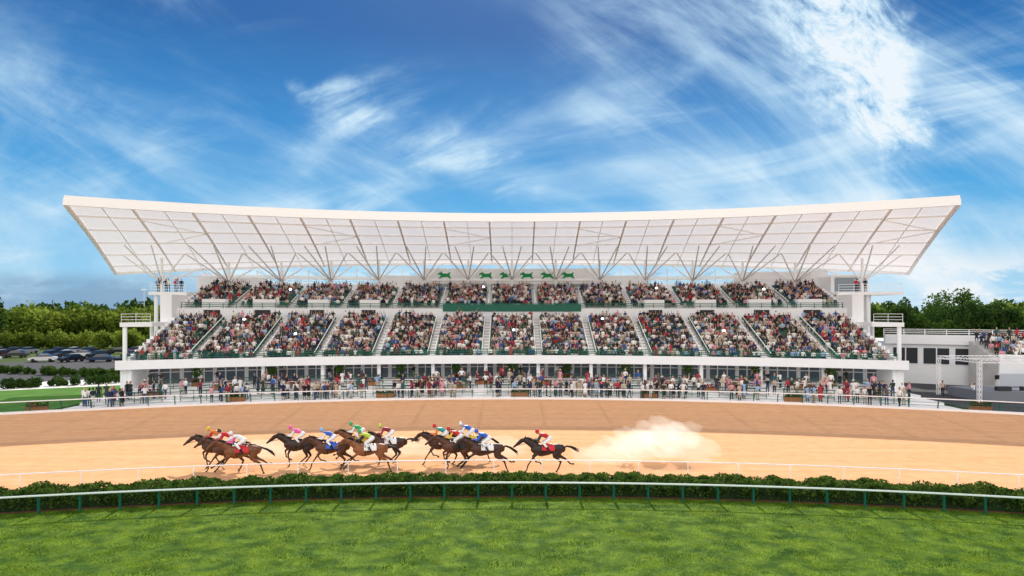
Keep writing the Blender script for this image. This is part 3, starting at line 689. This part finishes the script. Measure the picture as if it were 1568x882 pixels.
# ---------------------------------------------------------------- cars
CARP=randmat('car_paint',[(.02,.02,.025),(.3,.3,.32),(.6,.6,.6),(.12,.02,.02),(.03,.05,.1),(.05,.05,.05)],3.3,.25); TIRE=mat('tyre',(.02,.02,.02),.8)
CGL=mat('car_glass',(.02,.025,.03),.05,spec=.8)
def carmesh():
    b=MB(); pr=[(-2.2,.35),(-2.25,.6),(-2.1,.82),(-1.1,.95),(-.55,1.4),(.9,1.45),(1.65,1.0),(2.15,.95),(2.25,.6),(2.2,.35)]
    cabin={4,5}; vs=[]
    for y in(-.88,.88):
        for i,(x,z) in enumerate(pr):
            vs.append((x,y*(.8 if i in cabin else 1),z))
    N=len(pr); fs=[(i,(i+1)%N,(i+1)%N+N,i+N) for i in range(N)]
    for i,f in enumerate(fs): b.add([vs[k] for k in f],[(0,1,2,3)],CGL if i in(3,5) else CARP)
    for o in(0,N):
        b.add([vs[o+i] for i in(0,1,2,3,6,7,8,9)],[tuple(range(8))],CARP)
        b.add([vs[o+i] for i in(3,4,5,6)],[(0,1,2,3)],CGL)
    for x in(-1.4,1.4):
        for y in(-.8,.8): b.tube([(x,y-.08,.33),(x,y+.08,.33)],[.33,.33],TIRE,14,hint=(1,0,0))
    o=b.obj('tmp'); me=o.data; bpy.data.objects.remove(o); return me
CM=carmesh()
for row,y in((0,133),(1,146),(2,160)):
    x=-118
    while x<-62+row*3:
        if random.random()<.8:
            o=bpy.data.objects.new('parked_car',CM); o.location=(x,y+random.uniform(-.4,.4),0); o.rotation_euler[2]=random.choice((1.2,1.2,.2))+random.gauss(0,.06); sc.collection.objects.link(o)
        x+=3.4 if row else 5.2
# ---------------------------------------------------------------- right side: wing terrace, bleacher, stage
b=MB(); b.bbox(49,90,108,122,0,5.4,WHITE,4); b.bbox(49,90,107.5,107.95,5.1,6.3,WHITE,4)
for u in range(50,90,3): b.bbox(u,u+2.4,107.9,107.99,2.6,4.6,DARK,4); b.bbox(u+1.15,u+1.25,107.85,107.9,2.6,4.6,STEEL,4)
hrail(b,49,90,107.9,6.3,.7,STEEL,sp=2,r=.06); b.obj('terrace_building')
BL=empty('bleacher_stand'); b=MB()
for i in range(6): b.bbox(56.5,80,101+i*.9,101.9+i*.9,0,3.6+i*.4,CONC,4)
b.bbox(56.5,80,100.8,101,0,4.3,WHITE,4)
b.obj('steps',BL)
for i in range(6):
    u=57
    while u<70: 
        place(random.choice(SEAT+STAND[:2]),'person',B(u,101.5+i*.9,3.6+i*.4),ang(u),BL); u+=random.uniform(.5,.65)
ST=empty('concert_stage'); b=MB()
x0,x1,y0,y1=47.5,62,73,80
b.box(x0+1,x1,y0+1,y1,0.01,1.0,mat('stage_deck',(.18,.19,.22),.6)); b.box(x0+6,x1-1,y1-.6,y1-.4,1.0,2.4,mat('stage_backdrop',(.45,.48,.52),.5))
def truss(p,q):
    p=Vector(p);q=Vector(q);t=(q-p);L_=t.length;t.normalize();up=Vector((0,0,1)) if abs(t.z)<.9 else Vector((0,1,0));a=t.cross(up).normalized()*.15;c=a.cross(t).normalized()*.15
    cs=[a+c,a-c,-a-c,-a+c]
    for k in cs: b.beam(p+k,q+k,.05,.05,STEEL)
    n=int(L_/.5)
    for i in range(n):
        for j in range(4): b.beam(p+t*(i*L_/n)+cs[j],p+t*((i+1)*L_/n)+cs[(j+1)%4],.025,.025,STEEL)
for x in(x0,x1):
    for y in(y0,y1): truss((x,y,0),(x,y,4.2))
for y in(y0,y1): truss((x0,y,4.2),(x1,y,4.2))
for x in(x0,(x0+x1)/2,x1): truss((x,y0,4.2),(x,y1,4.2))
for i in range(4): b.box(x0+3+i*2.6,x0+4.4+i*2.6,y0+1.6,y0+2.2,1.0,1.45,DARK)
b.obj('structure',ST)
for x in(52,55.5,59): place(STAND[1],'musician',(x,77,1.0),0)
for x,y,h in((-128,250,17),(118,170,8)):
    b=MB(); b.tube([(0,0,0),(0,0,h)],[.15,.08],STEEL); b.box(-.9,.9,-.15,.15,h-.1,h+.25,STEEL); b.obj('light_pole',loc=(x,y,0))
# ---------------------------------------------------------------- light & sky
EL=math.radians(36)
s=bpy.data.lights.new('sun','SUN'); s.energy=5.0; s.angle=math.radians(.5); s.color=(1,.93,.82); so=bpy.data.objects.new('sun',s); so.rotation_euler=(-(math.pi/2-EL),0,0); sc.collection.objects.link(so)
w=bpy.data.worlds.new('World'); sc.world=w; w.use_nodes=True; nt=w.node_tree; nt.nodes.clear(); N=nt.nodes; L=nt.links
def M(op,a,b_=None,c=None,clamp=False):
    n=N.new('ShaderNodeMath'); n.operation=op; n.use_clamp=clamp
    for i,x in enumerate((a,b_,c)):
        if x is None: continue
        if isinstance(x,(int,float)): n.inputs[i].default_value=x
        else: L.new(x,n.inputs[i])
    return n.outputs[0]
def SS(x,a,b_):
    n=N.new('ShaderNodeMapRange'); n.interpolation_type='SMOOTHSTEP'; L.new(x,n.inputs[0]); n.inputs[1].default_value=a; n.inputs[2].default_value=b_; return n.outputs[0]
def mixc(f,a,b_):
    n=N.new('ShaderNodeMix'); n.data_type='RGBA'; 
    if isinstance(f,(int,float)): n.inputs[0].default_value=f
    else: L.new(f,n.inputs[0])
    for i,x in((6,a),(7,b_)):
        if isinstance(x,tuple): n.inputs[i].default_value=(*x,1)
        else: L.new(x,n.inputs[i])
    return n.outputs[2]
tc=N.new('ShaderNodeTexCoord'); sx=N.new('ShaderNodeSeparateXYZ'); L.new(tc.outputs['Generated'],sx.inputs[0]); X,Y,Z=sx.outputs
zc=M('ADD',M('MAXIMUM',Z,0.0),.16); PX=M('DIVIDE',X,zc); PY=M('DIVIDE',Y,zc)
def noise(x,y,scale,rot,sxx,syy,detail=8,rough=.58,dist=0.0,off=0.0):
    c=N.new('ShaderNodeCombineXYZ'); L.new(x,c.inputs[0]); L.new(y,c.inputs[1]); c.inputs[2].default_value=off
    m=N.new('ShaderNodeMapping'); m.inputs['Rotation'].default_value=(0,0,math.radians(rot)); L.new(c.outputs[0],m.inputs[0])
    m2=N.new('ShaderNodeMapping'); m2.inputs['Scale'].default_value=(sxx,syy,1); L.new(m.outputs[0],m2.inputs[0])
    n=N.new('ShaderNodeTexNoise'); n.inputs['Scale'].default_value=scale; n.inputs['Detail'].default_value=detail; n.inputs['Roughness'].default_value=rough; n.inputs['Distortion'].default_value=dist
    L.new(m2.outputs[0],n.inputs['Vector']); return n.outputs['Fac']
AZ=M('DIVIDE',X,M('MAXIMUM',Y,.05)); ELV=M('DIVIDE',Z,M('MAXIMUM',Y,.05))
r=N.new('ShaderNodeValToRGB'); e=r.color_ramp.elements
stops=[(0,(.36,.66,.88)),(.06,(.22,.56,.85)),(.14,(.075,.40,.77)),(.24,(.02,.25,.62)),(.36,(.008,.125,.40)),(1,(.01,.08,.30))]
while len(e)<len(stops): e.new(.5)
for i,(p_,c_) in enumerate(stops): e[i].position=p_
for i,(p_,c_) in enumerate(stops): e[i].color=(*c_,1)
L.new(Z,r.inputs[0])
base=r.outputs[0]
w1=noise(PX,PY,1.3,38,.45,1.25,12,.58,1.0); w2=noise(PX,PY,.55,0,1,1,4,.5,.6,3.1)
wis=M('MULTIPLY',SS(w1,.42,.80),SS(w2,.36,.62))
w3=noise(AZ,ELV,3.2,32,.4,1.7,12,.62,.9,7.0); w4=noise(AZ,ELV,1.6,0,1,1,4,.5,.6,9.4)
wis2=M('MULTIPLY',SS(w3,.42,.76),SS(w4,.36,.60))
haze=M('MULTIPLY',SS(ELV,.30,.02),SS(noise(AZ,ELV,2.2,15,1,2.2,6,.55,.6,1.0),.32,.70))
hz2=M('MULTIPLY',M('MULTIPLY',SS(AZ,-.25,.40),SS(ELV,.36,.10)),SS(noise(AZ,ELV,3.6,25,.6,1.6,12,.60,.8,31.0),.30,.74))
def seg(ax,ay,bx,by,wd):
    dx,dy=bx-ax,by-ay; l2=dx*dx+dy*dy
    nx=M('ADD',AZ,M('MULTIPLY',M('SUBTRACT',noise(AZ,ELV,5,0,1,1,5,.6,0,2.0),.5),.22)); ny=M('ADD',ELV,M('MULTIPLY',M('SUBTRACT',noise(AZ,ELV,5,0,1,1,5,.6,0,5.0),.5),.22))
    t=M('DIVIDE',M('ADD',M('MULTIPLY',M('SUBTRACT',nx,ax),dx),M('MULTIPLY',M('SUBTRACT',ny,ay),dy)),l2,clamp=True)
    ex=M('SUBTRACT',nx,M('ADD',M('MULTIPLY',t,dx),ax)); ey=M('SUBTRACT',ny,M('ADD',M('MULTIPLY',t,dy),ay))
    dd=M('SQRT',M('ADD',M('MULTIPLY',ex,ex),M('MULTIPLY',ey,ey)))
    wdt=M('SUBTRACT',wd,M('MULTIPLY',t,wd*.62))
    return M('SUBTRACT',1,M('DIVIDE',dd,wdt),clamp=True)
sg=seg(.43,.50,.53,.25,.15)
rip=noise(AZ,ELV,13,35,1.0,1.8,10,.72,.4,4.0)
curl=M('MULTIPLY',SS(sg,.0,.7),SS(rip,.30,.66))
sg2=seg(-.02,.19,-.30,.33,.07); wsp=M('MULTIPLY',SS(sg2,0,.9),SS(noise(AZ,ELV,7,-25,.6,3,8,.6,.6,6.0),.35,.7))
front=SS(Y,.05,.3)
tot=M('ADD',M('MULTIPLY',wis,.5),M('MULTIPLY',M('MULTIPLY',wis2,.5),front)); tot=M('ADD',tot,M('MULTIPLY',M('MULTIPLY',haze,.55),front)); tot=M('ADD',tot,M('MULTIPLY',M('MULTIPLY',hz2,.5),front))
tot=M('ADD',tot,M('MULTIPLY',M('MULTIPLY',curl,.95),front)); tot=M('ADD',tot,M('MULTIPLY',M('MULTIPLY',wsp,.45),front)); tot=M('MINIMUM',tot,.95)
col=mixc(SS(tot,0,.8),base,(.30,.64,.90))
col=mixc(M('POWER',tot,1.5),col,(.88,.93,.97))
cu_=M('MULTIPLY',M('MULTIPLY',SS(noise(AZ,ELV,7,0,1,2.0,8,.6,.3,8.0),.46,.56),SS(ELV,.11,.04)),M('MULTIPLY',SS(AZ,.45,.6),front))
col=mixc(cu_,col,(.84,.89,.94))
bk=M('MULTIPLY',M('MULTIPLY',SS(ELV,.065,.035),SS(AZ,-.35,-.5)),front); bk=M('MULTIPLY',bk,SS(noise(AZ,ELV,4,0,1,4,6,.6,.3,12.0),.3,.55))
col=mixc(M('MULTIPLY',bk,.75),col,(.15,.29,.48))
bkf=M('MULTIPLY',SS(Y,.1,-.5),M('MULTIPLY_ADD',SS(noise(PX,PY,.8,20,1,1,6,.6,.4,20.0),.35,.6),.5,.5))
col=mixc(bkf,col,(2.1,2.0,1.9))  # bright sky added behind the camera, out of view, to fill-light the stand front
mul=N.new('ShaderNodeVectorMath'); mul.operation='SCALE'; L.new(col,mul.inputs[0]); mul.inputs['Scale'].default_value=8.5
sky=N.new('ShaderNodeTexSky'); sky.sky_type='NISHITA'; sky.sun_disc=False; sky.sun_elevation=EL; sky.sun_rotation=0; 
fin=mixc(.04,mul.outputs[0],sky.outputs[0])
bg=N.new('ShaderNodeBackground'); bg.inputs[1].default_value=.12; L.new(fin,bg.inputs[0]); ow=N.new('ShaderNodeOutputWorld'); L.new(bg.outputs[0],ow.inputs[0])
# ---------------------------------------------------------------- camera
cam=bpy.data.cameras.new('camera'); cam.sensor_width=36; cam.lens=1100/1568*36; cam.clip_end=9000; cam.clip_start=.1
cam.shift_y=37/1568
co=bpy.data.objects.new('camera',cam); co.location=(0,0,9.2); co.rotation_euler=(math.pi/2,0,0); sc.collection.objects.link(co); sc.camera=co
